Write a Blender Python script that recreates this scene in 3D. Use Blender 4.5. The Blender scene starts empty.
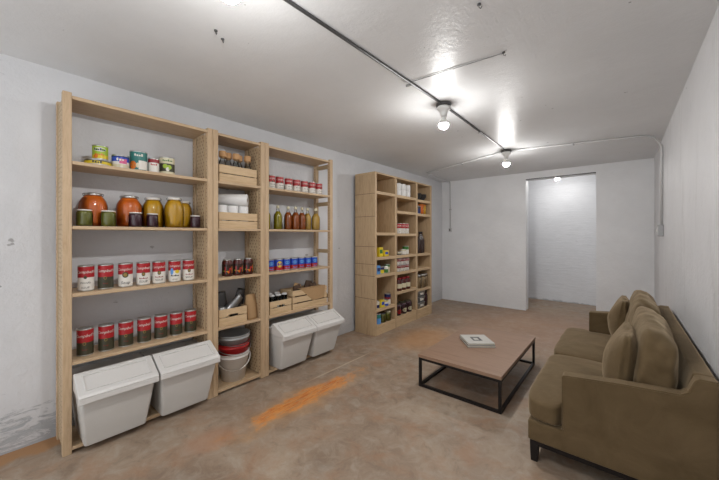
import bpy, bmesh, math, random
from mathutils import Vector, Matrix, noise
random.seed(7)
R = math.radians; PI = math.pi
sc = bpy.context.scene
C = sc.collection

# ------------------------------------------------------------------ camera
cam_d = bpy.data.cameras.new('camera'); cam = bpy.data.objects.new('camera', cam_d); C.objects.link(cam)
cam.location = (0, 0, 1.36); cam.rotation_euler = (R(90), 0, math.atan(262.5/312))
cam_d.sensor_width = 36; cam_d.lens = 312/719*36; cam_d.shift_y = -5/719; cam_d.clip_start = .05
sc.camera = cam
# ------------------------------------------------------------------ world: soft ambient fill, added through the end left open behind the viewer
w = bpy.data.worlds.new('world'); sc.world = w; w.use_nodes = True
w.node_tree.nodes['Background'].inputs[0].default_value = (.96, .98, 1.0, 1)
w.node_tree.nodes['Background'].inputs[1].default_value = .78
BULB = 330.0          # emission strength of the room bulbs
sc.view_settings.view_transform = 'Standard'; sc.view_settings.look = 'None'
sc.view_settings.gamma = 1; sc.view_settings.use_curve_mapping = False
sc.view_settings.exposure = 0.92

# ------------------------------------------------------------------ materials
def srgb(r, g, b):
    f = lambda c: (c/255/12.92) if c/255 <= .04045 else ((c/255+.055)/1.055)**2.4
    return (f(r), f(g), f(b), 1)
class NT:
    def __init__(s, name):
        s.m = bpy.data.materials.new(name); s.m.use_nodes = True; s.t = s.m.node_tree
        s.b = s.t.nodes['Principled BSDF']
        s.tc = s.n('ShaderNodeTexCoord')
    def n(s, k, **kw):
        x = s.t.nodes.new(k)
        for a, v in kw.items(): setattr(x, a, v)
        return x
    def l(s, a, b): s.t.links.new(a, b)
    def mapping(s, scale=(1,1,1), loc=(0,0,0), rot=(0,0,0)):
        m = s.n('ShaderNodeMapping'); s.l(s.tc.outputs['Object'], m.inputs[0])
        m.inputs['Scale'].default_value = scale; m.inputs['Location'].default_value = loc; m.inputs['Rotation'].default_value = rot
        return m.outputs[0]
    def noise(s, vec, scale, detail=4, rough=.55, dist=0):
        x = s.n('ShaderNodeTexNoise'); s.l(vec, x.inputs['Vector'])
        x.inputs['Scale'].default_value = scale; x.inputs['Detail'].default_value = detail
        x.inputs['Roughness'].default_value = rough; x.inputs['Distortion'].default_value = dist
        return x.outputs[0]
    def ramp(s, fac, stops):
        r = s.n('ShaderNodeValToRGB'); s.l(fac, r.inputs[0]); e = r.color_ramp.elements
        while len(e) < len(stops): e.new(.5)
        for i, (p, c) in enumerate(stops):
            e[i].position = p; e[i].color = c if len(c) == 4 else (*c, 1)
        return r.outputs[0]
    def math(s, op, a, b=None, clamp=False):
        x = s.n('ShaderNodeMath', operation=op, use_clamp=clamp)
        for i, v in enumerate((a, b)):
            if v is None: continue
            if isinstance(v, (int, float)): x.inputs[i].default_value = v
            else: s.l(v, x.inputs[i])
        return x.outputs[0]
    def mix(s, fac, a, b, blend='MIX'):
        x = s.n('ShaderNodeMix', data_type='RGBA', blend_type=blend)
        for i, v in ((0, fac), (6, a), (7, b)):
            if isinstance(v, (int, float)): x.inputs[i].default_value = v
            elif isinstance(v, tuple): x.inputs[i].default_value = v
            else: s.l(v, x.inputs[i])
        return x.outputs[2]
    def bump(s, h, strength=.3, dist=.01):
        x = s.n('ShaderNodeBump'); s.l(h, x.inputs['Height'])
        x.inputs['Strength'].default_value = strength; x.inputs['Distance'].default_value = dist
        s.l(x.outputs[0], s.b.inputs['Normal'])
    def col(s, c):
        if isinstance(c, tuple): s.b.inputs['Base Color'].default_value = c
        else: s.l(c, s.b.inputs['Base Color'])
    def set(s, **k):
        for a, v in k.items(): s.b.inputs[a].default_value = v
        return s
G1 = (0,0,0,1); W1 = (1,1,1,1)
def plain(name, rgb, rough=.5, metal=0, var=.08, spec=.5, sc_=30):
    n = NT(name); c = srgb(*rgb)
    d = tuple(x*(1-var) for x in c[:3])+(1,)
    n.col(n.mix(n.noise(n.mapping(), sc_, 3), d, c))
    n.set(Roughness=rough, Metallic=metal); n.b.inputs['Specular IOR Level'].default_value = spec
    return n.m
def wood(name, a, b, axis='Z', rough=.55, fine=1.0):
    n = NT(name)
    s = {'X': (1.2, 14, 14), 'Y': (14, 1.2, 14), 'Z': (14, 14, 1.2)}[axis]
    v = n.mapping(tuple(x*fine for x in s))
    g = n.noise(v, 2.2, 5, .6, .9)
    f = n.noise(v, 12, 3, .6)
    c = n.ramp(g, [(.3, srgb(*a)), (.52, srgb(*b)), (.7, srgb(*a))])
    c = n.mix(n.math('MULTIPLY', f, .45), c, srgb(*[x*.82 for x in a]))
    n.col(c); n.bump(f, .12, .003); n.set(Roughness=rough)
    return n.m
def dots_mat(name, a, b):
    n = NT(name); sep = n.n('ShaderNodeSeparateXYZ'); n.l(n.mapping(), sep.inputs[0])
    def cell(o, p, sh=0.0):
        q = n.math('ADD', n.math('DIVIDE', o, p), sh+100)
        return n.math('SUBTRACT', n.math('FRACT', q), .5)
    row = n.math('MODULO', n.math('FLOOR', n.math('ADD', n.math('DIVIDE', sep.outputs[2], .03), 100)), 2)
    u = n.math('SUBTRACT', n.math('FRACT', n.math('ADD', n.math('ADD', n.math('DIVIDE', sep.outputs[0], .045), 100), n.math('MULTIPLY', row, .5))), .5)
    v = cell(sep.outputs[2], .03)
    d = n.math('SQRT', n.math('ADD', n.math('POWER', n.math('MULTIPLY', u, 1.4), 2), n.math('POWER', v, 2)))
    m = n.math('LESS_THAN', d, .24)
    g = n.noise(n.mapping((10, 10, 1.5)), 4, 4)
    n.col(n.mix(m, n.ramp(g, [(.3, srgb(*a)), (.7, srgb(*b))]), srgb(128, 98, 72)))
    n.bump(n.math('SUBTRACT', 1, m), .3, .004); n.set(Roughness=.6)
    return n.m
M = {}
M['pine_v'] = wood('pine upright', (186,156,122), (208,181,147), 'Z')
M['pine_h'] = wood('pine board', (186,156,122), (208,181,147), 'Y')
M['pine_x'] = wood('pine rung', (166,142,106), (186,163,128), 'X')
M['crate'] = wood('crate pine', (196,166,126), (218,190,152), 'Y', .6)
M['oak_v'] = wood('oak panel upright', (176,148,114), (204,176,140), 'Z', .5)
M['oak_h'] = wood('oak shelf', (186,158,122), (212,184,146), 'Y', .5)
M['perf'] = dots_mat('perforated pine', (176,152,120), (196,173,140))
M['table'] = wood('walnut table top', (140,110,90), (160,129,106), 'X', .42, .8)
M['blackmetal'] = plain('black steel', (38,34,33), .4, .6)
M['binwhite'] = plain('white bin plastic', (204,202,198), .38, 0, .03)
M['binlid'] = plain('white bin lid', (214,212,209), .33, 0, .03)
M['tin'] = plain('tin metal', (200,200,198), .3, .9)
M['dkmetal'] = plain('dark conduit metal', (92,92,92), .45, .5)
M['conduit'] = plain('galvanised conduit', (165,165,165), .4, .6)
M['paintcon'] = plain('painted conduit', (205,205,205), .45, 0)
M['porcelain'] = plain('white porcelain', (225,225,222), .3)
M['red'] = plain('red label', (172,30,38), .4)
M['dkred'] = plain('dark red label', (140,24,34), .4)
M['white'] = plain('white label', (228,224,216), .45)
M['cream'] = plain('cream label', (214,206,176), .45)
M['dkgreen'] = plain('dark olive label', (62,60,42), .45)
M['blacktxt'] = plain('black print', (32,30,30), .5)
M['gold'] = plain('gold print', (150,128,70), .4, .3)
M['medal'] = plain('dark medallion', (70,66,44), .5)
M['blue'] = plain('blue label', (28,72,182), .4)
M['ltblue'] = plain('light blue label', (90,150,215), .4)
M['navy'] = plain('navy label', (24,34,92), .4)
M['yellow'] = plain('yellow label', (226,200,40), .4)
M['lime'] = plain('lime label', (160,190,50), .4)
M['green'] = plain('green label', (60,120,50), .4)
M['teal'] = plain('teal label', (42,118,112), .4)
M['orange'] = plain('orange label', (222,120,24), .4)
M['pink'] = plain('pink print', (210,90,140), .4)
M['preserve_o'] = plain('orange preserve', (238,122,32), .35, 0, .3, .5, 16)
M['preserve_y'] = plain('yellow preserve', (224,172,30), .35, 0, .25, .5, 14)
M['pickle'] = plain('green pickles', (138,136,52), .35, 0, .5, .5, 22)
M['plum'] = plain('dark plum jam', (88,46,62), .3, 0, .5, .5, 30)
M['oilgreen'] = plain('olive oil', (170,154,36), .2, 0, .2)
M['vinegar'] = plain('brown vinegar', (176,92,36), .2, 0, .3)
M['mustard'] = plain('mustard oil', (214,172,84), .25, 0, .2)
M['cola'] = plain('dark red drink', (84,24,20), .3, 0, .5, .5, 18)
M['cork'] = plain('cork', (206,160,112), .7, 0, .2)
M['paper'] = plain('kraft paper', (176,142,102), .8, 0, .15)
M['dkpaper'] = plain('dark brown contents', (84,62,46), .8, 0, .4)
M['tissue'] = plain('white tissue paper', (228,227,226), .9, 0, .03)
M['redplastic'] = plain('red bucket plastic', (188,34,36), .35)
M['whitebucket'] = plain('white bucket plastic', (232,229,225), .4)
M['greybucket'] = plain('galvanised bucket', (168,170,170), .4, .25, .12)
M['charcoal'] = plain('charcoal pouch', (44,42,42), .5)
M['silverbag'] = plain('silver foil', (170,172,174), .28, .8, .3)
M['darkglass'] = plain('dark bottle', (52,34,28), .2)
M['bookwhite'] = plain('book cover', (196,194,188), .5)
M['bookgrey'] = plain('grey book cover', (92,92,92), .5)
M['pages'] = plain('book pages', (206,202,190), .8)
M['pasta'] = plain('pasta', (196,164,120), .6, 0, .5, .5, 60)
M['slot'] = plain('dark slot', (52,38,26), .9)

def glass():
    n = NT('clear glass'); t = n.n('ShaderNodeBsdfTransparent'); g = n.n('ShaderNodeBsdfGlossy'); g.inputs['Roughness'].default_value = .08
    t.inputs[0].default_value = (.93, .95, .94, 1)
    f = n.n('ShaderNodeFresnel'); f.inputs[0].default_value = 1.45
    mx = n.n('ShaderNodeMixShader'); n.l(f.outputs[0], mx.inputs[0]); n.l(t.outputs[0], mx.inputs[1]); n.l(g.outputs[0], mx.inputs[2])
    n.l(mx.outputs[0], n.t.nodes['Material Output'].inputs[0]); return n.m
M['glass'] = glass()
def emis(name, s):
    n = NT(name); n.col(W1); n.b.inputs['Emission Color'].default_value = (1, .985, .96, 1); n.b.inputs['Emission Strength'].default_value = s
    return n.m
M['bulb'] = emis('lit bulb', BULB); M['bulbdim'] = emis('lit bulb in the recess', BULB*.5)

def fabric():
    n = NT('olive brown velvet'); v = n.mapping()
    a = n.noise(v, 5, 5, .6, .6); f = n.noise(v, 260, 2)
    c = n.ramp(a, [(.3, srgb(90, 74, 50)), (.7, srgb(113, 95, 69))])
    n.col(n.mix(n.math('MULTIPLY', f, .3), c, srgb(76, 62, 42)))
    n.set(Roughness=.85); n.b.inputs['Sheen Weight'].default_value = .65; n.b.inputs['Sheen Roughness'].default_value = .4
    n.b.inputs['Sheen Tint'].default_value = srgb(215, 195, 165); n.b.inputs['Specular IOR Level'].default_value = .2
    n.bump(n.math('ADD', n.noise(v, 9, 4), n.math('MULTIPLY', f, .12)), .25, .02)
    return n.m
M['velvet'] = fabric()

def wall_mat(name, base, scuff=0, brick=0, chips=0, streak=0, near=False):
    n = NT(name); v = n.mapping(); sep = n.n('ShaderNodeSeparateXYZ'); n.l(v, sep.inputs[0]); z = sep.outputs[2]
    big = n.noise(v, 1.3, 5, .6); fine = n.noise(v, 34, 4, .6)
    c = n.ramp(big, [(.3, srgb(*[x-9 for x in base])), (.7, srgb(*[min(255, x+4) for x in base]))])
    h = n.math('ADD', n.math('MULTIPLY', n.noise(v, 7, 6, .65), 1.0), n.math('MULTIPLY', fine, .25))
    if streak:
        st = n.noise(n.mapping((2.2, 2.2, .6)), 2.0, 6, .65)
        c = n.mix(n.math('MULTIPLY', n.ramp(st, [(.56, G1), (.72, W1)]), streak), c, srgb(168, 166, 164))
    if scuff:                                                   # flaking paint along the foot of the wall
        lo = n.math('SUBTRACT', 1, n.math('DIVIDE', z, scuff), True)
        k = n.noise(n.mapping((3, 2.2, 9)), 2.9, 9, .78, .8)
        m = n.ramp(n.math('ADD', k, n.math('MULTIPLY', lo, .30)), [(.66, G1), (.73, W1)])
        if near: m = n.math('MULTIPLY', m, n.math('ADD', n.math('MULTIPLY', n.math('SUBTRACT', .9, sep.outputs[1]), 3, True), .25, True))
        c = n.mix(n.math('MULTIPLY', m, .6), c, srgb(138, 144, 150))
        h = n.math('SUBTRACT', h, n.math('MULTIPLY', m, .6))
    if chips:
        k = n.noise(n.mapping((1, 1, 1.4), (3, 1, 2)), 9, 3, .5)
        m = n.ramp(k, [(.735, G1), (.76, W1)])
        c = n.mix(n.math('MULTIPLY', m, chips), c, srgb(112, 110, 108))
    if brick:
        kb = n.noise(n.mapping((1.2, 1, 12)), 2.4, 5, .6)
        h = n.math('ADD', h, n.math('MULTIPLY', kb, .6))
        c = n.mix(n.math('MULTIPLY', n.ramp(kb, [(.58, G1), (.75, W1)]), .35), c, srgb(172, 176, 180))
    n.col(c); n.bump(h, .38, .02); n.set(Roughness=.55)
    return n.m
M['wall_l'] = wall_mat('white painted wall left', (214, 215, 218), .40, 0, .6, 0, True)
M['wall_b'] = wall_mat('white painted wall back', (232, 233, 235), 0, 0, .7)
M['wall_r'] = wall_mat('white painted wall right', (216, 216, 218), 0, 0, .5, .3)
M['wall_a'] = wall_mat('white painted brick recess', (222, 223, 226), .05, 1, .2)

def ceil_mat():
    n = NT('grey painted ceiling'); v = n.mapping()
    c = n.ramp(n.noise(v, 1.1, 5, .6), [(.3, srgb(217, 218, 219)), (.7, srgb(228, 229, 230))])
    tr = n.noise(n.mapping((9, 1.2, 1), rot=(0, 0, R(25))), 3, 5, .7)
    dents = n.noise(v, 11, 5, .7)
    spk = n.ramp(n.noise(v, 16, 2, .5), [(.765, G1), (.785, W1)])
    n.col(n.mix(n.math('MULTIPLY', spk, .7), c, srgb(110, 110, 110)))
    n.bump(n.math('ADD', n.math('MULTIPLY', tr, .6), dents), .3, .012)
    n.set(Roughness=.38); n.b.inputs['Specular IOR Level'].default_value = .45
    return n.m
M['ceil'] = ceil_mat()

def floor_mat():
    n = NT('stained concrete'); v = n.mapping(); sep = n.n('ShaderNodeSeparateXYZ'); n.l(v, sep.inputs[0])
    X, Y = sep.outputs[0], sep.outputs[1]
    a = n.noise(v, 1.5, 7, .65, .5); b = n.noise(n.mapping(loc=(5, 3, 0)), 3.4, 6, .7, .4); f = n.noise(v, 55, 3, .6); g2 = n.noise(n.mapping(loc=(2, 7, 0)), 9, 8, .72, .8)
    c = n.ramp(a, [(.30, srgb(130, 110, 93)), (.5, srgb(154, 134, 115)), (.68, srgb(174, 156, 136))])
    c = n.mix(n.math('MULTIPLY', n.ramp(g2, [(.48, G1), (.64, W1)]), .5), c, srgb(178, 167, 152))
    c = n.mix(n.math('MULTIPLY', n.ramp(g2, [(.34, W1), (.46, G1)]), .45), c, srgb(112, 96, 82))
    c = n.mix(n.math('MULTIPLY', n.ramp(b, [(.5, G1), (.66, W1)]), .55), c, srgb(162, 122, 92))
    c = n.mix(n.math('MULTIPLY', n.ramp(n.noise(n.mapping(loc=(1, 9, 0)), 2.2, 6, .7), [(.56, G1), (.7, W1)]), .45), c, srgb(178, 172, 160))
    c = n.mix(n.math('MULTIPLY', f, .22), c, srgb(112, 98, 84))
    def blob(cx, cy, rx, ry, rot, sharp, wob):
        mp = n.n('ShaderNodeMapping'); mp.vector_type = 'TEXTURE'; n.l(n.tc.outputs['Object'], mp.inputs[0])
        mp.inputs['Location'].default_value = (cx, cy, 0); mp.inputs['Rotation'].default_value = (0, 0, rot); mp.inputs['Scale'].default_value = (rx, ry, 1)
        sp = n.n('ShaderNodeSeparateXYZ'); n.l(mp.outputs[0], sp.inputs[0])
        d = n.math('SQRT', n.math('ADD', n.math('POWER', sp.outputs[0], 2), n.math('POWER', sp.outputs[1], 2)))
        d = n.math('ADD', d, n.math('MULTIPLY', n.math('SUBTRACT', b, .5), wob))
        return n.math('MULTIPLY', n.math('SUBTRACT', 1.0, d), sharp, True)
    streak = n.ramp(n.noise(n.mapping((10, 1.8, 1)), 3.2, 7, .8), [(.36, G1), (.56, W1)])
    fib = n.ramp(n.noise(n.mapping((16, 2.2, 1), (3, 4, 0)), 3.0, 7, .8), [(.46, G1), (.60, W1)])
    r0 = n.math('MULTIPLY', blob(-2.02, 1.72, .22, .72, R(-1), 2.2, 2.2), .4)
    c = n.mix(r0, c, srgb(192, 142, 88))
    r1 = n.math('MULTIPLY', blob(-2.025, 1.74, .125, .62, R(-1), 3.0, 1.9), streak)
    c = n.mix(n.math('MULTIPLY', r1, .8), c, srgb(224, 146, 62))
    r2 = n.math('MULTIPLY', blob(-2.04, 1.78, .10, .52, R(-1), 3.0, 2.2), fib)
    c = n.mix(r2, c, srgb(192, 104, 34))
    r3 = n.math('MULTIPLY', blob(-2.0, 3.7, .42, .7, 0, 1.6, 1.5), .5)
    c = n.mix(r3, c, srgb(196, 140, 84))
    r4 = n.math('MULTIPLY', blob(-.9, 5.2, 1.6, 1.5, 0, 1.5, 1.6), .42)
    c = n.mix(r4, c, srgb(176, 134, 106))
    r6 = n.math('MULTIPLY', blob(-2.1, .95, .14, .22, 0, 2.0, 2.4), .38)
    c = n.mix(r6, c, srgb(168, 112, 78))
    # pale worn trowel line beside the stain
    r5 = n.math('MULTIPLY', blob(-2.23, 2.35, .014, .6, R(0), 2.5, .7), .5)
    c = n.mix(r5, c, srgb(198, 180, 154))
    # rusty crumbled edge along the left wall
    e = n.math('MULTIPLY', n.math('MULTIPLY', n.math('ADD', n.math('MULTIPLY', n.math('ADD', X, 2.76), -1), n.math('MULTIPLY', n.math('SUBTRACT', b, .5), .25)), 20, True), n.math('MULTIPLY', n.math('SUBTRACT', .5, Y), 6, True))
    c = n.mix(n.math('MULTIPLY', e, .8), c, srgb(166, 120, 74))
    n.col(c)
    n.bump(n.math('ADD', n.math('MULTIPLY', a, .7), n.math('MULTIPLY', f, .18)), .28, .02)
    rr = n.ramp(a, [(.3, (.42,)*3), (.7, (.7,)*3)])
    n.l(rr, n.b.inputs['Roughness'])
    return n.m
M['floor'] = floor_mat()

# ------------------------------------------------------------------ mesh builder
class MB:
    def __init__(s, off=(0, 0, 0)):
        s.v = []; s.f = []; s.mi = []; s.sm = []; s.off = Vector(off)
    def add(s, vs, fs, m=0, smooth=False, M4=None):
        b = len(s.v)
        s.v += [tuple((M4 @ Vector(p) if M4 else Vector(p)) - s.off) for p in vs]
        for f in fs: s.f.append(tuple(i+b for i in f)); s.mi.append(m); s.sm.append(smooth)
    def box(s, x0, x1, y0, y1, z0, z1, m=0, M4=None):
        vs = [(x, y, z) for x in (x0, x1) for y in (y0, y1) for z in (z0, z1)]
        s.add(vs, [(0,1,3,2), (4,6,7,5), (0,4,5,1), (2,3,7,6), (0,2,6,4), (1,5,7,3)], m, False, M4)
    def lathe(s, prof, c=(0, 0, 0), seg=24, m=0, cap0=True, cap1=True, smooth=True, M4=None):
        n0 = len(prof); vs = []; fs = []
        for r, z in prof:
            for k in range(seg):
                a = 2*PI*k/seg; vs.append((c[0]+r*math.cos(a), c[1]+r*math.sin(a), c[2]+z))
        for i in range(n0-1):
            for k in range(seg):
                fs.append((i*seg+k, i*seg+(k+1) % seg, (i+1)*seg+(k+1) % seg, (i+1)*seg+k))
        mm = m if isinstance(m, (list, tuple)) else [m]*(n0-1)
        b = len(s.v)
        s.v += [tuple((M4 @ Vector(p) if M4 else Vector(p)) - s.off) for p in vs]
        for q, f in enumerate(fs):
            s.f.append(tuple(i+b for i in f)); s.mi.append(mm[q//seg]); s.sm.append(smooth)
        if cap0: s.f.append(tuple(b+k for k in reversed(range(seg)))); s.mi.append(mm[0]); s.sm.append(False)
        if cap1: s.f.append(tuple(b+(n0-1)*seg+k for k in range(seg))); s.mi.append(mm[-1]); s.sm.append(False)
    def tube(s, pts, r, seg=8, m=0, closed=False):
        pts = [Vector(p) for p in pts]; rings = []; prev = None
        for i, p in enumerate(pts):
            a = pts[max(i-1, 0)]; b_ = pts[min(i+1, len(pts)-1)]
            if closed: a = pts[i-1]; b_ = pts[(i+1) % len(pts)]
            t = (b_-a).normalized()
            up = Vector((0, 0, 1)) if abs(t.z) < .9 else Vector((1, 0, 0))
            u = t.cross(up).normalized()
            if prev is not None and u.dot(prev) < 0 and abs(t.z) < .9: pass
            w_ = t.cross(u).normalized(); prev = u
            rings.append([p + (u*math.cos(2*PI*k/seg) + w_*math.sin(2*PI*k/seg))*r for k in range(seg)])
        vs = [q for g in rings for q in g]; fs = []
        n0 = len(rings)
        for i in range(n0 if closed else n0-1):
            j = (i+1) % n0
            # match the closest ring phase
            best = min(range(seg), key=lambda o: (rings[j][o]-rings[i][0]).length)
            d = 1 if (rings[j][(best+1) % seg]-rings[i][1]).length < (rings[j][(best-1) % seg]-rings[i][1]).length else -1
            for k in range(seg):
                fs.append((i*seg+k, i*seg+(k+1) % seg, j*seg+(best+d*(k+1)) % seg, j*seg+(best+d*k) % seg))
        if not closed: fs += [tuple(reversed(range(seg))), tuple((n0-1)*seg+k for k in range(seg))]
        s.add(vs, fs, m, True)
    def prism(s, poly, axis, a0, a1, m=0, M4=None):           # poly in the other two axes
        def P(u, v, a): return {'Y': (u, a, v), 'X': (a, u, v), 'Z': (u, v, a)}[axis]
        n0 = len(poly)
        vs = [P(u, v, a0) for u, v in poly]+[P(u, v, a1) for u, v in poly]
        fs = [tuple(range(n0)), tuple(reversed(range(n0, 2*n0)))]+[(i, i+n0, (i+1) % n0+n0, (i+1) % n0) for i in range(n0)]
        s.add(vs, fs, m, False, M4)
    def loft(s, rings, m=0, smooth=True, cap0=True, cap1=True):
        n0 = len(rings[0]); vs = [p for g in rings for p in g]
        fs = [(i*n0+k, i*n0+(k+1) % n0, (i+1)*n0+(k+1) % n0, (i+1)*n0+k) for i in range(len(rings)-1) for k in range(n0)]
        s.add(vs, fs, m, smooth)
        b = len(s.v)-len(vs)
        if cap0: s.f.append(tuple(b+k for k in reversed(range(n0)))); s.mi.append(m); s.sm.append(False)
        if cap1: s.f.append(tuple(b+(len(rings)-1)*n0+k for k in range(n0))); s.mi.append(m); s.sm.append(False)
    def patch(s, r, a0, a1, z0, z1, m=0, n=8, ell=False, M4=None):   # a bit of a cylinder wall round the z axis
        if ell:
            k = 20; ca, cz, ra, rz = (a0+a1)/2, (z0+z1)/2, (a1-a0)/2, (z1-z0)/2
            vs = [(r*math.cos(ca), r*math.sin(ca), cz)]+[(r*math.cos(ca+ra*math.cos(2*PI*i/k)), r*math.sin(ca+ra*math.cos(2*PI*i/k)), cz+rz*math.sin(2*PI*i/k)) for i in range(k)]
            s.add(vs, [(0, 1+i, 1+(i+1) % k) for i in range(k)], m, False, M4)
        else:
            vs = [(r*math.cos(a0+(a1-a0)*i/n), r*math.sin(a0+(a1-a0)*i/n), z) for z in (z0, z1) for i in range(n+1)]
            s.add(vs, [(i, i+1, n+2+i, n+1+i) for i in range(n)], m, True, M4)
    def text_cyl(s, txt, r, ang, z, size, m=0, shear=.0, wide=1.0, M4=None):   # lettering bent round the z axis
        vs, fs = text_mesh(txt, shear)
        s.add([((r)*math.cos(ang+x*size*wide/r), (r)*math.sin(ang+x*size*wide/r), z+y*size) for x, y in vs], fs, m, False, M4)
    def marks(s, n, r, ang, z, size, m=0, M4=None):            # a line of print too small to read
        wa = size*.62/r
        for i in range(n):
            a = ang+(i-(n-1)/2)*wa
            s.patch(r, a-wa*.38, a+wa*.38, z, z+size*(.5 if i % 3 else .8), m, 4, i % 2 == 0, M4)
    def build(s, name, mats, parent=None, loc=None, bevel=0, seg=2, shade=False, fix=True):
        me = bpy.data.meshes.new(name); me.from_pydata(s.v, [], s.f)
        for k in (mats if isinstance(mats, (list, tuple)) else [mats]): me.materials.append(M[k] if isinstance(k, str) else k)
        me.polygons.foreach_set('material_index', s.mi); me.polygons.foreach_set('use_smooth', s.sm)
        if fix:
            bm = bmesh.new(); bm.from_mesh(me); bmesh.ops.recalc_face_normals(bm, faces=bm.faces); bm.to_mesh(me); bm.free()
        o = bpy.data.objects.new(name, me); C.objects.link(o)
        if parent: o.parent = parent
        if loc is not None: o.location = loc
        if bevel:
            b = o.modifiers.new('bevel', 'BEVEL'); b.width = bevel; b.segments = seg; b.limit_method = 'ANGLE'; b.angle_limit = R(40)
        return o
_tc = {}
def text_mesh(txt, shear=0):
    k = (txt, shear)
    if k not in _tc:
        cu = bpy.data.curves.new('t', 'FONT'); cu.body = txt; cu.align_x = 'CENTER'; cu.shear = shear; cu.size = 1; cu.resolution_u = 2
        ob = bpy.data.objects.new('t', cu); C.objects.link(ob); dg = bpy.context.evaluated_depsgraph_get()
        me = bpy.data.meshes.new_from_object(ob.evaluated_get(dg))
        _tc[k] = ([(v.co.x, v.co.y) for v in me.vertices], [tuple(p.vertices) for p in me.polygons])
        bpy.data.objects.remove(ob); bpy.data.curves.remove(cu); bpy.data.meshes.remove(me)
    return _tc[k]
def empty(name, loc, rz=0):
    o = bpy.data.objects.new(name, None); C.objects.link(o); o.location = loc; o.rotation_euler = (0, 0, rz); o.empty_display_size = .1
    return o
def tag(o, label=None, cat=None, group=None, kind=None):
    if label: o['label'] = label
    if cat: o['category'] = cat
    if group: o['group'] = group
    if kind: o['kind'] = kind
    return o
def dup(o, parent=None):
    c = o.copy(); C.objects.link(c)
    if parent is not None: c.parent = parent
    for ch in list(o.children): dup(ch, c)
    return c
def copies(proto, spots, labels, cat, group):                 # first spot moves the original, the rest are copies
    for i, (sp, lb) in enumerate(zip(spots, labels)):
        o = proto if i == 0 else dup(proto)
        o.location = sp[:3]
        if len(sp) > 3: o.rotation_euler.z = sp[3]
        tag(o, lb, cat, group)
ORD = ['leftmost', 'second from left', 'third from left', 'fourth from left', 'fifth from left', 'sixth from left', 'seventh from left']
def ords(n, tail):
    o = ['leftmost', 'second', 'third', 'fourth', 'fifth', 'sixth', 'seventh', 'eighth']
    return [('leftmost ' if i == 0 else 'rightmost ' if i == n-1 else o[i]+' from left, ')+tail for i in range(n)]
def rrect(x0, x1, y0, y1, z, r=.02, n=4):
    out = []
    for cx, cy, a in ((x1-r, y1-r, 0), (x0+r, y1-r, 90), (x0+r, y0+r, 180), (x1-r, y0+r, 270)):
        for k in range(n+1):
            t = R(a+90*k/n); zz = z(cx+r*math.cos(t)) if callable(z) else z
            out.append((cx+r*math.cos(t), cy+r*math.sin(t), zz))
    return out

# ------------------------------------------------------------------ the room
XL, XR, YB, ZC, Y0 = -2.93, .36, 6.22, 2.48, -1.1
def struct(name, mb, m, **k):
    o = mb.build(name, m, **k); o['kind'] = 'structure'; return o
b = MB(); b.box(XL-.15, XR+1.2, Y0, 7.7, -.12, 0); struct('floor', b, 'floor')
b = MB(); b.box(XL-.15, XR+.15, Y0, YB+.2, ZC, ZC+.12); struct('ceiling', b, 'ceil')
b = MB(); b.box(XL-.15, XL, Y0, YB, 0, ZC); struct('wall_left', b, 'wall_l')
b = MB(); b.box(XR, XR+.15, Y0, YB, 0, ZC); struct('wall_right', b, 'wall_r')
b = MB(); b.box(XL-.15, -1.325, YB, YB+.2, 0, ZC); b.box(-.316, XR+.15, YB, YB+.2, 0, ZC); b.box(-1.325, -.316, YB, YB+.2, 2.355, ZC)
struct('wall_back', b, 'wall_b')
b = MB(); b.box(-2.1, XR+1.2, 7.5, 7.65, 0, 2.75); struct('wall_recess', b, 'wall_a')
b = MB(); b.box(-2.25, -2.1, YB+.2, 7.65, 0, 2.75); struct('wall_recess_left', b, 'wall_a')
b = MB(); b.box(XR+1.05, XR+1.2, YB+.2, 7.5, 0, 2.75); struct('wall_recess_right', b, 'wall_a')
b = MB(); b.box(-2.25, XR+1.2, YB+.2, 7.65, 2.75, 2.85); b.box(-2.25, XR+1.2, YB+.02, YB+.2, ZC+.12, 2.75); struct('ceiling_recess', b, 'ceil')
# thin dark edge under the opening's header
b = MB(); b.box(-1.325, -.316, YB-.004, YB+.02, 2.350, 2.362); struct('trim_1', b, 'dkmetal')

# ------------------------------------------------------------------ conduits, lamps
def lamp(x, y, m, label, z=ZC, drop=.0):
    t = empty('ceiling_lamp', (x, y, z)); tag(t, label, 'lamp', 'bare bulb lamps on the ceiling')
    b = MB(); b.lathe([(.062, 0), (.066, -.008), (.062, -.022), (.05, -.026)], seg=28); b.build('junction_box', 'dkmetal', t)
    b = MB(); b.lathe([(.05, -.026), (.056, -.032), (.056, -.048), (.040, -.062), (.030, -.082), (.027, -.105), (.024, -.112)], seg=28); b.build('lamp_holder', 'porcelain', t)
    b = MB(); b.lathe([(.015, -.108), (.018, -.118), (.024, -.132), (.036, -.150), (.042, -.168), (.0415, -.178)], seg=20, cap1=False); cl = b.build('bulb_light_shield', 'porcelain', t)  # opaque upper half, added to keep bulb light off the ceiling
    b = MB(); b.lathe([(.0415, -.178), (.039, -.193), (.028, -.208), (.010, -.216), (.001, -.217)], seg=20, cap0=False)
    b.build('bulb', m, t)
    return t
lamp(-1.165, 2.50, 'bulb', 'bare bulb in a round holder halfway along the ceiling conduit')
lamp(-1.17, 4.40, 'bulb', 'bare bulb on the ceiling where the conduit meets two side branches')
lamp(-1.16, .60, 'bulb', 'bare bulb on the ceiling nearest the viewer, above the picture edge')
lamp(-.93, 6.86, 'bulbdim', 'bare bulb on the recess ceiling, just under the opening header', 2.60)
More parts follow.
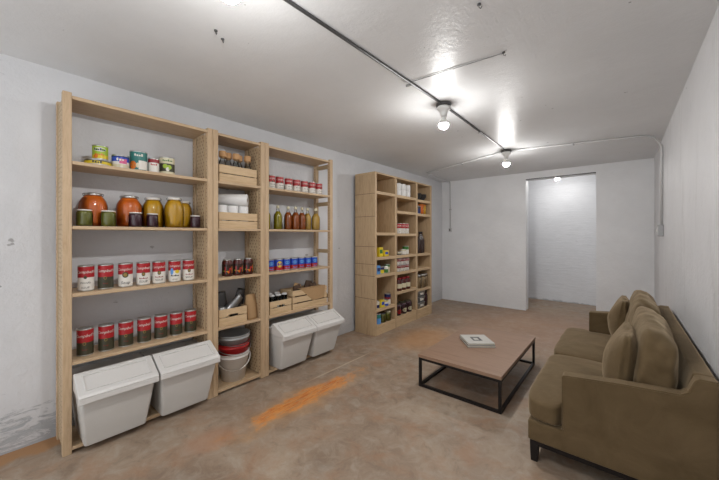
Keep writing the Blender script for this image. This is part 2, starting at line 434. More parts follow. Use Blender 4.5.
def smooth_path(pts, rad=.06, n=5):
    out = [Vector(pts[0])]
    for i in range(1, len(pts)-1):
        p, a, c = Vector(pts[i]), Vector(pts[i-1]), Vector(pts[i+1])
        r = min(rad, (a-p).length*.45, (c-p).length*.45)
        p0 = p+(a-p).normalized()*r; p1 = p+(c-p).normalized()*r
        for k in range(n+1):
            t = k/n; out.append(p0*(1-t)**2+p*2*t*(1-t)+p1*t*t)
    out.append(Vector(pts[-1])); return out
def conduit(pts, r, m, label, straps=()):
    t = empty('electrical_conduit', pts[0]); tag(t, label, 'pipe')
    b = MB(pts[0]); b.tube(smooth_path(pts), r, 8); b.build('pipe', m, t)
    for p, ax in straps:
        s_ = MB(pts[0]); x, y, z = p
        e = (.022, .007, .004) if ax == 'y' else (.007, .022, .004) if ax == 'x' else (.022, .004, .007)
        s_.box(x-e[0], x+e[0], y-e[1], y+e[1], z-e[2]-r, z+e[2]-r*.4); s_.build('strap', 'conduit', t)
    return t
zc = ZC-.011
conduit([(-1.225, Y0+.02, zc), (-1.212, .9, zc), (-1.165, 2.45, zc)], .009, 'dkmetal', 'dark conduit on the ceiling from the near edge to the nearer visible bulb', [((-1.2, 1.99, zc), 'y'), ((-1.216, .5, zc), 'y')])
conduit([(-1.165, 2.55, zc), (-1.17, 4.35, zc)], .009, 'dkmetal', 'dark conduit on the ceiling linking the two visible bulbs', [((-1.167, 3.4, zc), 'y')])
conduit([(-1.215, 4.42, zc), (-2.68, 5.05, zc), (-2.745, YB-.02, zc), (-2.745, YB-.012, 1.50)], .012, 'paintcon', 'pale conduit branching left from the far bulb and down the back wall', [((-1.9, 4.714, zc), 'x'), ((-2.745, YB-.012, 1.9), 'z')])
conduit([(-1.125, 4.42, zc), (.18, 4.72, zc), (XR-.10, 4.80, zc), (XR-.016, 4.90, ZC-.10), (XR-.016, 4.95, 1.47)], .012, 'paintcon', 'pale conduit branching right from the far bulb and down the right wall', [((-.45, 4.575, zc), 'x')])
conduit([(-1.195, 1.98, ZC-.005), (-.555, 2.03, ZC-.005)], .003, 'conduit', 'thin pale wire running across the ceiling from the near conduit')
t = empty('junction_box', (-2.745, YB, 1.465)); tag(t, 'small grey outlet box at the foot of the back wall conduit', 'junction box')
b = MB(); b.box(-.03, .03, -.035, 0, -.04, .04); b.build('body', 'paintcon', t, bevel=.005)
b = MB(); b.box(-.012, .012, -.04, -.035, -.02, .02); b.build('socket', 'dkmetal', t)
t = empty('switch_box', (XR, 4.95, 1.41)); tag(t, 'grey metal switch box on the right wall under its conduit', 'switch')
b = MB(); b.box(-.045, 0, -.06, .06, -.065, .065); b.build('body', 'conduit', t, bevel=.005)
b = MB(); b.box(-.05, -.045, -.045, .045, -.05, .05); b.build('cover_plate', 'paintcon', t)
b = MB(); b.box(-.06, -.05, -.008, .008, -.015, .015); b.build('toggle', 'porcelain', t)
for i, (x, y, lb) in enumerate([(-1.745, .86, 'small dark hook in the ceiling near the top left, the lower of a pair'), (-1.70, .80, 'small dark hook in the ceiling near the top left, the upper of a pair'),
                                (-.555, 2.03, 'small dark hook at the free end of the thin ceiling wire'), (-.53, 1.53, 'lone small dark hook in the ceiling near the top edge')]):
    b = MB(); b.lathe([(.009, 0), (.009, -.006), (.003, -.008)], seg=10)
    b.tube([(0, 0, -.006), (0, 0, -.018), (.008, 0, -.026), (.014, 0, -.018)], .002, 6)
    tag(b.build('ceiling_hook', 'dkmetal', loc=(x, y, ZC)), lb, 'hook', 'small hooks left in the ceiling')

# ------------------------------------------------------------------ pine shelving
XF, XK = -2.612, -2.905       # front and rear of the pine units
ZS = [2.205, 1.80, 1.395, .972, .548, .022]   # undersides of boards
BT = .022
def pine_unit(y0, y1, label, panels, heights=ZS, last_open=False):
    L = (XF-.15, (y0+y1)/2, 0)
    t = empty('pine_shelving_unit', L); tag(t, label, 'shelf unit', 'pine shelving units along the left wall')
    pw = .043
    for k, (a, c) in enumerate(((y0, y0+pw), (y1-pw, y1))):
        for j, (x0, x1) in enumerate(((XF-.046, XF), (XK, XK+.046))):
            b = MB(L); b.box(x0, x1, a, c, 0, 2.245)
            inner = c+.0006 if k == 0 else a-.0006
            o = b.build('post', 'pine_v', t, bevel=.003)
            h = MB(L); yy = inner; ys = a-.0006 if k == 0 else c+.0006
            for q in range(66):
                zz = .08+q*.032
                h.add([((x0+x1)/2+.0045*math.cos(i*PI/3), yy, zz+.0045*math.sin(i*PI/3)) for i in range(6)], [tuple(range(6))])
                h.add([((x0+x1)/2+.0045*math.cos(i*PI/3), ys, zz+.0045*math.sin(i*PI/3)) for i in range(6)], [tuple(range(6))])
            h.build('peg_holes', 'slot', o, fix=False)['kind'] = 'stuff'
        for z in (2.17, 1.73, 1.17, .64, .10):
            b = MB(L); b.box(XK+.046, XF-.046, a+.008, c-.008, z-.022, z+.022); b.build('rung', 'pine_x', t, bevel=.002)
        if panels[k]:
            b = MB(L); b.box(XK+.10, XF-.05, a+.002, a+.008, .05, 2.2) if k == 0 else b.box(XK+.10, XF-.05, a-.006, a+.002, .05, 2.2)
            b.build('perforated_panel', 'perf', t)
    for z in heights:
        b = MB(L); b.box(XK+.004, XF-.001, y0+pw+.001 if z < 2 else y0+pw+.001, y1-pw-.001, z, z+BT); b.build('shelf_board', 'pine_h', t, bevel=.003)
    return t
U1 = (.290, 1.204); U2 = (1.207, 1.70); U3 = (1.703, 2.616)
pine_unit(*U1, 'wide pine shelving unit nearest the viewer, holding preserves and soup tins', (True, True))
pine_unit(*U2, 'narrow pine shelving unit between the two wide ones, buckets on its floor', (True, True))
pine_unit(*U3, 'wide pine shelving unit with blue and red tins, open right end', (True, False))
TOP = [z+BT for z in ZS]      # 2.227 1.822 1.417 .994 .570 .044

# ------------------------------------------------------------------ tins
FC = R(-14)                   # tins are turned a little towards the room's near end
def tin(name, r, h, mats, zones, extras=None, rim=True, parent_loc=(0, 0, 0)):
    """zones: list of (fraction, material index) from bottom up; the body is the top-level mesh, its paper label a part"""
    b = MB()
    b.lathe([(r*.94, .0), (r, .003), (r*1.01, .006), (r*.985, .010), (r*.985, h-.010), (r*1.01, h-.006), (r*1.01, h-.001), (r*.93, h-.001), (r*.92, h-.005)], seg=28)
    o = b.build(name, 'tin', loc=parent_loc)
    l = MB(); prof = [(r, .009)]; mm = []
    H_ = h-.018
    acc = .009
    for fr, mi in zones:
        acc += H_*fr; prof.append((r, acc)); mm.append(mi)
    l.lathe(prof, seg=28, m=mm, cap0=False, cap1=False)
    if extras: extras(l, r, h)
    l.build('paper_label', mats, o, fix=False)
    return o
SOUPM = ['white', 'red', 'dkgreen', 'blacktxt', 'medal', 'yellow', 'ltblue', 'gold', 'dkred']
def soup_x(kind):
    def f(l, r, h):
        l.text_cyl("Campbell's", r+.0014, FC, h*.70, r*.60, 0, .35)
        if kind == 'a':
            l.patch(r+.0012, FC-.26, FC+.26, h*.40, h*.58, 4, ell=True); l.patch(r+.0018, FC-.17, FC+.17, h*.43, h*.55, 7, ell=True)
            l.text_cyl("SOUP", r+.0012, FC, h*.13, r*.5, 3, 0)
            l.marks(7, r+.0012, FC, h*.28, r*.30, 8)
        elif kind == 'n':
            l.patch(r+.0012, FC-.2, FC+.2, h*.48, h*.60, 4, ell=True)
            l.text_cyl("Noodle", r+.0012, FC, h*.30, r*.42, 3, .3)
            l.text_cyl("SOUP", r+.0012, FC, h*.11, r*.42, 3, 0)
        elif kind == 'j':
            l.patch(r+.0012, FC-.42, FC+.42, h*.40, h*.64, 4, ell=True); l.patch(r+.0018, FC-.26, FC+.26, h*.44, h*.60, 7, ell=True)
            l.text_cyl("Soup", r+.0012, FC, h*.14, r*.66, 3, .2)
        elif kind == 'k':
            l.patch(r+.0012, FC+.0, FC+.75, h*.40, h*.56, 5, ell=True); l.patch(r+.0012, FC-.75, FC-.25, h*.34, h*.66, 6, ell=True)
            l.marks(6, r+.0012, FC, h*.27, r*.38, 3); l.text_cyl("SOUP", r+.0012, FC, h*.10, r*.34, 3, 0)
        elif kind == 'd':
            l.patch(r+.0012, FC-.2, FC+.2, h*.40, h*.52, 7, ell=True); l.patch(r+.0018, FC-.13, FC+.13, h*.42, h*.50, 4, ell=True)
            l.text_cyl("Soup", r+.0012, FC, h*.22, r*.34, 8, .2)
    return f
row4 = [(.413, 'n', 'red and white soup tin beside the left post, the word Noodle on it'), (.515, 'd', 'dark-bottomed soup tin among the white-bottomed ones on the upper soup shelf'),
        (.626, 'j', 'soup tin with a big dark seal above a large cursive Soup'), (.734, 'a', 'red and white soup tin in the exact middle of the upper soup row'),
        (.835, 'a', 'red and white soup tin just left of the tin with a yellow badge'), (.943, 'k', 'soup tin with a yellow badge and pale blue spot'),
        (1.047, 'a', 'red and white soup tin at the right end of the upper soup row')]
for y, k, lb in row4:
    z = [(.5, 2), (.5, 1)] if k == 'd' else [(.54, 0), (.46, 1)]
    o = tin('soup_can', .0425, .168, SOUPM, z, soup_x(k), parent_loc=(-2.70, y, TOP[3])); tag(o, lb, 'can', 'soup tins on the upper soup shelf')
p = tin('soup_can', .0435, .178, SOUPM, [(.5, 2), (.5, 1)], soup_x('d'))
copies(p, [(-2.715, y, TOP[4]) for y in (.411, .521, .632, .744, .853, .960, 1.068)], ords(7, 'red and dark green soup tin on the shelf above the bins'), 'can', 'dark-bottomed soup tins above the bins')
# top shelf of the near unit
Z1 = TOP[1]
def lab(txts, fc=FC, patches=()):
    def f(l, r, h):
        for a0, a1, z0, z1, m, e in patches: l.patch(r+.0010, fc+a0, fc+a1, h*z0, h*z1, m, ell=e)
        for n_, z_, s_, m_ in txts: l.marks(n_, r+.0016, fc, h*z_, r*s_, m_)
    return f
o = tin('fish_tin', .072, .042, ['yellow', 'gold', 'dkgreen'], [(.75, 0), (.25, 2)], lab([(4, .3, .3, 2)]), parent_loc=(-2.712, .476, Z1)); tag(o, 'flat round yellow tin lying under the lime green can', 'tin')
o = tin('vegetable_can', .043, .100, ['yellow', 'lime', 'white', 'navy', 'orange'], [(.3, 0), (.5, 1), (.2, 1)], lab([(6, .62, .42, 3), (5, .3, .4, 4)], patches=[(-.8, .8, .55, .82, 2, True), (-.8, -.2, .1, .35, 4, True)]), parent_loc=(-2.712, .488, Z1+.042)); tag(o, 'yellow and lime green can standing on a flat yellow tin', 'can')
o = tin('luncheon_tin', .050, .094, ['cream', 'blue', 'pink', 'white', 'navy'], [(.25, 0), (.25, 3), (.4, 1), (.1, 4)], lab([(3, .55, .5, 3)], patches=[(-.1, .8, .35, .7, 2, False)]), parent_loc=(-2.70, .597, Z1)); tag(o, 'short blue tin with a pink patch, left of the teal can', 'tin')
o = tin('vegetable_can', .054, .146, ['teal', 'white', 'orange', 'cream', 'blacktxt'], [(.08, 0), (.42, 0), (.5, 0)], lab([(4, .72, .42, 1)], patches=[(.0, 1.2, .08, .52, 1, False), (-1.1, -.25, .08, .48, 2, True), (-.3, .1, .15, .4, 3, True)]), parent_loc=(-2.715, .708, Z1)); tag(o, 'large teal can with white and orange label picture', 'can')
o = tin('tomato_can', .036, .112, ['white', 'dkred', 'red'], [(.72, 0), (.28, 1)], lab([(4, .5, .5, 2)]), parent_loc=(-2.70, .800, Z1)); tag(o, 'small white can with a dark red top band', 'can')
o = tin('olive_can', .053, .140, ['dkgreen', 'cream', 'lime', 'green', 'white'], [(.15, 1), (.5, 0), (.35, 1)], lab([(6, .74, .36, 3)], patches=[(-.6, .0, .35, .6, 2, True), (-.1, .55, .3, .55, 2, True), (-.2, .25, .2, .42, 4, True)]), parent_loc=(-2.725, .898, Z1)); tag(o, 'cream and dark green can with bright green fruit, right end of top shelf', 'can')

# ------------------------------------------------------------------ jars
def jar(name, r, h, neck, fill, lid, clips=False, seg=28, group=None, squat=False):
    t = empty(name, (0, 0, 0))
    if squat: pr = [(r*.92, .0), (r, .006), (r, h*.78), (r*.96, h*.85), (neck, h*.88), (neck, h*.94)]
    else: pr = [(r*.85, 0), (r*.97, .012), (r, h*.25), (r, h*.62), (r*.93, h*.74), (r*.76, h*.85), (neck*1.02, h*.91), (neck, h*.95)]
    b = MB(); b.lathe(pr, seg=seg, cap1=False); b.build('glass', 'glass', t)
    b = MB(); b.lathe([(max(q-.003, .005), z+.003) for q, z in pr[:-1]], seg=seg); b.build('contents', fill, t)
    b = MB(); b.lathe([(neck*1.06, h*.925), (neck*1.09, h*.94), (neck*1.09, h*.99), (neck*1.0, h)], seg=seg); b.build('lid', lid, t)
    if clips:
        for a in (FC+PI/2, FC-PI/2):
            b = MB(); x, y = math.cos(a), math.sin(a); n_ = neck
            b.tube([(x*n_, y*n_, h*.90), (x*n_*1.22, y*n_*1.22, h*.93), (x*n_*1.25, y*n_*1.25, h*.97), (x*n_*1.02, y*n_*1.02, h*.99)], .003, 6)
            b.build('wire_clip', 'dkmetal', t)
    return t
Z2 = TOP[2]
t = jar('preserve_jar', .079, .232, .044, 'preserve_o', 'tin', True); t.location = (-2.80, .466, Z2); tag(t, 'big orange preserve jar nearest the left post, behind green jars', 'jar', 'big preserve jars')
t2 = dup(t); t2.location = (-2.80, .672, Z2); tag(t2, 'big orange preserve jar beside the yellow ones, behind a dark purple jar', 'jar', 'big preserve jars')
t = jar('preserve_jar', .072, .232, .043, 'preserve_y', 'white', True); t.location = (-2.80, .826, Z2); tag(t, 'big yellow preserve jar right of the orange ones', 'jar', 'big preserve jars')
t2 = dup(t); t2.location = (-2.735, .953, Z2); t2.scale = (.95, .95, 1.03); tag(t2, 'big yellow preserve jar standing forward of its two yellow neighbours', 'jar', 'big preserve jars')
t2 = dup(t); t2.location = (-2.822, 1.055, Z2); t2.scale = (.9, .9, .97); tag(t2, 'big yellow preserve jar farthest right, half hidden by its neighbour', 'jar', 'big preserve jars')
t = jar('pickle_jar', .042, .108, .036, 'pickle', 'white', squat=True); t.location = (-2.672, .401, Z2); tag(t, 'small green pickle jar beside the left post', 'jar', 'small jars in front')
t2 = dup(t); t2.location = (-2.672, .524, Z2); tag(t2, 'small green pickle jar between the two big orange jars', 'jar', 'small jars in front')
t = jar('jam_jar', .041, .105, .035, 'plum', 'white', squat=True); t.location = (-2.672, .679, Z2); tag(t, 'dark purple jam jar in front of the right orange jar', 'jar', 'small jars in front')
t2 = dup(t); t2.location = (-2.672, .784, Z2); t2.scale = (.93, .93, .97); tag(t2, 'dark purple jam jar in front of the left yellow jar', 'jar', 'small jars in front')
t2 = dup(t); t2.location = (-2.672, 1.088, Z2); t2.scale = (.93, .93, .97); tag(t2, 'dark purple jam jar at the right end of the preserve shelf', 'jar', 'small jars in front')

# ------------------------------------------------------------------ bins
def bin_(y0, label, w_=.416, proto=[]):
    if proto:
        t = dup(proto[0])
    else:
        t = empty('flip_top_bin', (0, 0, 0)); proto.append(t)
        b = MB(); b.loft([rrect(-.43, -.115, .045, w_-.045, 0, .02), rrect(-.43, -.112, .042, w_-.042, .01, .02), rrect(-.445, -.028, .010, w_-.010, .330, .02), rrect(-.445, -.028, .010, w_-.010, .344, .02)], smooth=True)
        b.build('body', 'binwhite', t, bevel=.004)
        b = MB(); b.prism([(0, .3445), (.002, .352), (-.012, .366), (-.165, .445), (-.182, .449), (-.195, .440), (-.202, .400), (-.455, .400), (-.455, .3445)], 'Y', 0, w_); b.box(-.026, 0, 0, w_, .312, .3450)
        b.build('lid', 'binlid', t, bevel=.006, seg=3)
        sl = math.atan2(.102, -.153)
        b = MB()
        for (u0, u1, v0, v1) in ((.16, .86, .08, .1), (.16, .86, .9, .92), (.14, .16, .08, .92), (.84, .86, .08, .92)):
            P = lambda u, v, e: (-.012-.153*u-.0+e*.55, v*w_, .366+.079*u+e)
            vs = [P(u0, v0, 0), P(u1, v0, 0), P(u1, v1, 0), P(u0, v1, 0), P(u0, v0, .005), P(u1, v0, .005), P(u1, v1, .005), P(u0, v1, .005)]
            b.add(vs, [(0,1,2,3), (7,6,5,4), (0,4,5,1), (1,5,6,2), (2,6,7,3), (3,7,4,0)])
        b.build('lid_rim', 'binlid', t, bevel=.0015)
        b = MB(); b.box(-.24, -.206, .06, w_-.06, .400, .410); b.build('hinge', 'binwhite', t, bevel=.002)
    t.location = (-2.43, y0, TOP[5]); tag(t, label, 'bin', 'white flip-top bins at the foot of the shelves')
bin_(.338, 'white sloping-lid bin nearest the viewer, beside the outer left post')
bin_(.764, 'white sloping-lid bin left of the bucket stack')
bin_(1.785, 'white sloping-lid bin right of the bucket stack, under the small crate')
bin_(2.206, 'white sloping-lid bin farthest right, projecting past the open shelf end')

# ------------------------------------------------------------------ crates
def crate(name, x1, y0, y1, z, h, depth, nsl, label, handle=True, gap=.006, grp='pine crates on the shelves'):
    L = ((2*x1-depth)/2, (y0+y1)/2, z); t = empty(name, L); tag(t, label, 'crate', grp)
    x0 = x1-depth; sh = (h-gap*(nsl-1))/nsl; th = .009
    for k in range(nsl):
        za = z+k*(sh+gap)
        b = MB(L)
        if handle and k == nsl-1:
            yc = (y0+y1)/2; hw = min(.045, (y1-y0)*.2)
            b.box(x1-th, x1, y0, y1, za+.016, za+sh); b.box(x1-th, x1, y0, yc-hw, za, za+.016); b.box(x1-th, x1, yc+hw, y1, za, za+.016)
        else: b.box(x1-th, x1, y0, y1, za, za+sh)
        b.build('front_slat', 'crate', t, bevel=.0015)
        b = MB(L); b.box(x0, x0+th, y0, y1, za, za+sh); b.build('back_slat', 'crate', t)
        b = MB(L); b.box(x0+th, x1-th, y0, y0+th, za, za+sh); b.build('side_slat', 'crate', t)
        b = MB(L); b.box(x0+th, x1-th, y1-th, y1, za, za+sh); b.build('side_slat', 'crate', t)
    b = MB(L); b.box(x0+th, x1-th, y0+th, y1-th, z+.002, z+.01); b.build('base', 'crate', t)
    for yy in (y0+th, y1-th-.018):
        b = MB(L); b.box(x1-th-.018, x1-th, yy, yy+.018, z+.01, z+h-.004); b.build('corner_post', 'pine_v', t)
    return t
crate('wooden_crate', -2.645, 1.275, 1.635, TOP[1], .150, .20, 2, 'pine crate of stoppered bottles on the top of the narrow unit', False)
crate('wooden_crate', -2.645, 1.272, 1.640, TOP[2], .142, .20, 2, 'pine crate of white paper rolls in the narrow unit', False)
crate('wooden_crate', -2.640, 1.270, 1.530, TOP[4], .142, .20, 2, 'pine crate of pouches in the narrow unit, with a cut handle')
crate('wooden_crate', -2.640, 1.775, 2.035, TOP[4], .130, .20, 2, 'small pine crate of glasses under the blue and red tins')
crate('slatted_crate', -2.640, 2.052, 2.545, TOP[4], .20, .22, 3, 'large slatted pine crate with kraft paper hanging over its front', False, .012)
# stoppered bottles
def stopbottle():
    t = empty('stoppered_bottle', (0, 0, 0))
    b = MB(); b.lathe([(.026, 0), (.030, .006), (.030, .16), (.024, .18), (.018, .195), (.018, .215)], seg=18, cap1=False); b.build('glass', 'glass', t)
    b = MB(); b.lathe([(.022, .004), (.026, .01), (.026, .11)], seg=16); b.build('contents', 'silverbag', t)
    b = MB(); b.lathe([(.016, .205), (.016, .214), (.030, .215), (.031, .222), (.031, .262), (.028, .266)], seg=18, smooth=False); b.build('stopper', 'cork', t)
    return t
p = stopbottle()
copies(p, [(-2.70, 1.33, Z1+.011), (-2.745, 1.405, Z1+.015), (-2.70, 1.455, Z1+.011), (-2.745, 1.51, Z1+.011), (-2.70, 1.57, Z1+.011)],
       ords(5, 'cork-topped glass bottle in the top crate'), 'bottle', 'stoppered bottles in the top crate')
# paper rolls
def roll(r, l, core=.02):
    b = MB(); b.lathe([(core, 0), (r*.97, 0), (r, .003), (r, l-.003), (r*.97, l), (core, l)], seg=28, cap0=False, cap1=False)
    t = b.build('paper_roll', 'tissue')
    b = MB(); b.lathe([(core, .001), (core, l-.001)], seg=18, cap0=False, cap1=False); b.lathe([(core-.002, .001), (core-.002, l-.001)], seg=18, cap0=False, cap1=False); b.build('cardboard_core', 'paper', t)
    return t
for y, x, lb in ((1.325, -2.70, 'left standing white paper roll in the crate'), (1.425, -2.70, 'middle standing white paper roll in the crate'), (1.525, -2.70, 'right standing white paper roll in the crate')):
    t = roll(.046, .195); t.location = (x, y, TOP[2]+.011); tag(t, lb, 'paper roll', 'white paper rolls')
t = roll(.056, .28, .020); t.rotation_euler = (R(-90), 0, R(-40)); t.location = (-2.835, 1.33, TOP[2]+.011+.195+.0565)
tag(t, 'white paper towel roll lying on top of the standing rolls', 'paper roll', 'white paper rolls')
# dark jars on the fourth board of the narrow unit
def darkcan(lbs):
    t = empty('drink_jar', (0, 0, 0)); r, h = .044, .150
    b = MB(); b.lathe([(r*.9, 0), (r, .008), (r, h*.82), (r*.85, h*.9), (r*.8, h*.93)], seg=24); b.build('body', 'cola', t)
    l = MB(); l.lathe([(r+.0006, h*.1), (r+.0006, h*.7)], seg=24, cap0=False, cap1=False)
    for i in range(9): l.patch(r+.0014, FC-.9+i*.2, FC-.65+i*.2, h*(.15+.4*random.random()), h*(.3+.35*random.random()), random.choice([1, 2, 3]), ell=True)
    l.build('paper_label', ['darkglass', 'red', 'orange', 'lime'], t, fix=False)
    b = MB(); b.lathe([(r*.84, h*.93), (r*.86, h*.94), (r*.84, h)], seg=24); b.build('lid', 'tin', t)
    return t
p = darkcan(1)
copies(p, [(-2.70, 1.372, TOP[3]), (-2.70, 1.472, TOP[3]), (-2.70, 1.575, TOP[3])],
       ['left dark red patterned jar above the pouch crate', 'middle dark red patterned jar above the pouch crate', 'right dark red patterned jar above the pouch crate'], 'jar', 'dark red patterned jars')
# pouches in the crate
def pouch(name, m, w_, h, d, loc, rot, label, cat='pouch'):
    b = MB(); n = 8; vs = []
    for i in range(n+1):
        t_ = i/n; ww = w_*(.9+.1*math.sin(t_*PI)); dd = d*(1-t_**2)+.003
        vs += [(-dd/2, -ww/2, t_*h), (dd/2, -ww/2*.96, t_*h), (dd/2*1.2, 0, t_*h), (dd/2, ww/2*.96, t_*h), (-dd/2, ww/2, t_*h), (-dd/2*1.2, 0, t_*h)]
    b.loft([vs[i*6:(i+1)*6] for i in range(n+1)], smooth=True)
    o = b.build(name, m, loc=loc); o.rotation_euler = rot; tag(o, label, cat)
    return o
pz_ = TOP[4]+.012
o = pouch('coffee_pouch', 'charcoal', .10, .275, .04, (-2.72, 1.335, pz_), (0, R(-6), 0), 'black pouch leaning left in the crate above the buckets')
b = MB(); b.box(.012, .0135, -.02, .02, .15, .17); b.build('printed_badge', 'cream', o)
o = pouch('coffee_pouch', 'charcoal', .085, .285, .04, (-2.74, 1.465, pz_), (R(-16), R(-4), 0), 'black pouch leaning right in the crate above the buckets')
b = MB(); b.box(.012, .0135, -.02, .02, .15, .17); b.build('printed_badge', 'cream', o)
pouch('foil_bag', 'silverbag', .07, .20, .05, (-2.69, 1.35, pz_+.09), (R(-50), R(10), R(10)), 'crumpled silver foil bag on top of the crate', 'bag')
b = MB(); b.lathe([(.035, 0), (.035, .05), (.032, .052)], seg=20, m=0); o = b.build('scoop_tin', 'tin', loc=(-2.685, 1.315, TOP[4]+.115)); tag(o, 'small round tin beside the silver foil bag', 'tin')
o.location = (-2.685, 1.312, TOP[4]+.012); o.scale = (1, 1, 2.8)
# brown bag beside that crate
o = pouch('paper_bag', 'paper', .10, .23, .09, (-2.70, 1.60, TOP[4]), (0, 0, 0), 'crumpled brown paper bag right of the pouch crate', 'bag')
# buckets
def bucket(name, m, r0, r1, h, loc, label, handle_m, hang=.10, a0=-.5, parts_m=None):
    t = empty(name, loc); tag(t, label, 'bucket', 'nested buckets')
    b = MB(); b.lathe([(r0-.004, .002), (r0, 0), (r1, h-.035), (r1+.004, h-.034), (r1+.004, h-.028), (r1+.001, h-.026), (r1+.002, h-.006), (r1+.007, h-.004), (r1+.007, h), (r1-.002, h), (r0+.3*(r1-r0)-.004, h*.3), (r0-.004, .006)], seg=36); b.build('shell', m, t)
    for a in (a0, a0+PI):
        b = MB(); x, y = math.cos(a), math.sin(a); b.lathe([(.012, 0), (.010, .01)], c=(0, 0, 0), seg=10, M4=Matrix.Translation((x*r1, y*r1, h-.03)) @ Matrix.Rotation(a, 4, 'Z') @ Matrix.Rotation(R(90), 4, 'Y')); b.build('handle_lug', m, t)
    pts = []
    for k in range(17):
        q = PI*k/16; ux, uy = math.cos(a0), math.sin(a0); px, py = math.cos(a0+PI/2), math.sin(a0+PI/2)
        s_ = math.sin(q); c_ = math.cos(q)
        rr = r1+.014
        pts.append((ux*rr*c_+px*(rr*s_), uy*rr*c_+py*(rr*s_), h-.03-hang*s_))
    b = MB(); b.tube(pts, .0038, 6); b.build('handle', handle_m, t)
    return t
bx, by, bz = -2.752, 1.458, TOP[5]
bucket('plastic_bucket', 'whitebucket', .100, .133, .245, (bx, by, bz), 'white plastic bucket at the bottom of the nested stack', 'white', .10, R(-112))
bucket('plastic_bucket', 'redplastic', .095, .136, .245, (bx, by, bz+.090), 'red plastic bucket nested between the white and grey ones', 'tin', .05, R(-100))
bucket('metal_bucket', 'greybucket', .095, .140, .245, (bx, by, bz+.170), 'grey metal bucket on top of the nested stack', 'dkmetal', .055, R(-95))

# ------------------------------------------------------------------ third unit
p = tin('soup_can', .042, .142, SOUPM, [(.5, 0), (.5, 1)], soup_x('n'))
copies(p, [(-2.72, y, Z1, .1) for y in (1.84, 1.945, 2.058, 2.165, 2.275, 2.385, 2.49)], ords(7, 'red and white tin above the oil bottles'), 'can', 'red and white tins above the oil bottles')
def oil(m):
    t = empty('oil_bottle', (0, 0, 0)); r, h = .043, .25
    pr = [(r*.9, 0), (r, .01), (r, h*.52), (r*.9, h*.62), (r*.5, h*.74), (.014, h*.82), (.012, h*.9)]
    b = MB(); b.lathe(pr, seg=22); b.build('glass', 'glass', t)
    b = MB(); b.lathe([(max(q-.003, .006), z+.003) for q, z in pr[:5]], seg=22); b.build('contents', m, t)
    b = MB(); b.lathe([(.014, h*.88), (.016, h*.9), (.016, h*.96), (.011, h)], seg=14); b.build('stopper', 'cream', t)
    return t
g = 'oil and vinegar bottles'
a = oil('oilgreen'); a.location = (-2.73, 1.79, Z2); tag(a, 'olive green oil bottle half hidden behind the left post', 'bottle', g)
c = dup(a); c.location = (-2.73, 1.93, Z2); tag(c, 'olive green oil bottle standing clear, left of the brown bottles', 'bottle', g)
a = oil('vinegar'); a.location = (-2.75, 2.075, Z2); tag(a, 'brown vinegar bottle, left of the three brown ones', 'bottle', g)
c = dup(a); c.location = (-2.71, 2.145, Z2); tag(c, 'brown vinegar bottle, middle of the three brown ones', 'bottle', g); c.rotation_euler.z = 1
c = dup(a); c.location = (-2.72, 2.24, Z2); tag(c, 'brown vinegar bottle, right of the three brown ones', 'bottle', g); c.rotation_euler.z = 2
a = oil('mustard'); a.location = (-2.75, 2.345, Z2); tag(a, 'mustard yellow bottle, left of the last two', 'bottle', g)
c = dup(a); c.location = (-2.71, 2.435, Z2); c.scale = (1.12, 1.12, 1); tag(c, 'stout mustard yellow bottle at the right end of the bottle row', 'bottle', g)
def blue_x(l, r, h):
    l.patch(r+.001, FC-.6, FC+.5, h*.5, h*.8, 1, ell=True); l.marks(4, r+.0016, FC, h*.16, r*.42, 1)
p = tin('blue_red_can', .042, .122, ['red', 'ltblue', 'blue', 'yellow'], [(.38, 0), (.62, 2)], blue_x)
labs = ords(7, 'blue and red tin in the row above the crates')
ys = (1.815, 1.915, 2.012, 2.11, 2.205, 2.30, 2.395)
for i in range(7):
    if i == 1:
        def yx(l, r, h): l.patch(r+.001, FC-.7, FC+.7, h*.3, h*.82, 3, ell=True); l.marks(4, r+.0016, FC, h*.5, r*.4, 0)
        o = tin('blue_red_can', .042, .122, ['red', 'ltblue', 'blue', 'yellow'], [(.38, 0), (.62, 2)], yx); o.location = (-2.70, ys[i], TOP[3])
        tag(o, 'blue and red tin with a yellow oval picture, above the small crate', 'can', 'blue and red tins')
        continue
    o = p if i == 0 else dup(p); o.location = (-2.70, ys[i], TOP[3]); tag(o, labs[i], 'can', 'blue and red tins')
# glasses in the small crate
def gls():
    t = empty('drinking_glass', (0, 0, 0))
    b = MB(); b.lathe([(.026, 0), (.024, .004), (.032, .16), (.030, .16), (.022, .006)], seg=18, cap1=False); b.build('bowl', 'glass', t)
    b = MB(); b.lathe([(.021, .006), (.027, .13), (.020, .135)], seg=16); b.build('contents', 'paintcon', t)  # pale filling put in only to lighten the dark-looking glass
    b = MB(); b.lathe([(.027, .16), (.029, .163), (.029, .172), (.02, .178)], seg=16); b.build('cap', 'paintcon', t)
    return t
p = gls()
sp = [(-2.69, 1.83, pz_), (-2.69, 1.905, pz_), (-2.69, 1.98, pz_), (-2.78, 1.86, pz_), (-2.78, 1.95, pz_)]
copies(p, sp, ['capped glass at the front left of the small crate', 'capped glass at the front middle of the small crate', 'capped glass at the front right of the small crate', 'capped glass at the back left of the small crate', 'capped glass at the back right of the small crate'], 'glass', 'capped glasses in the small crate')
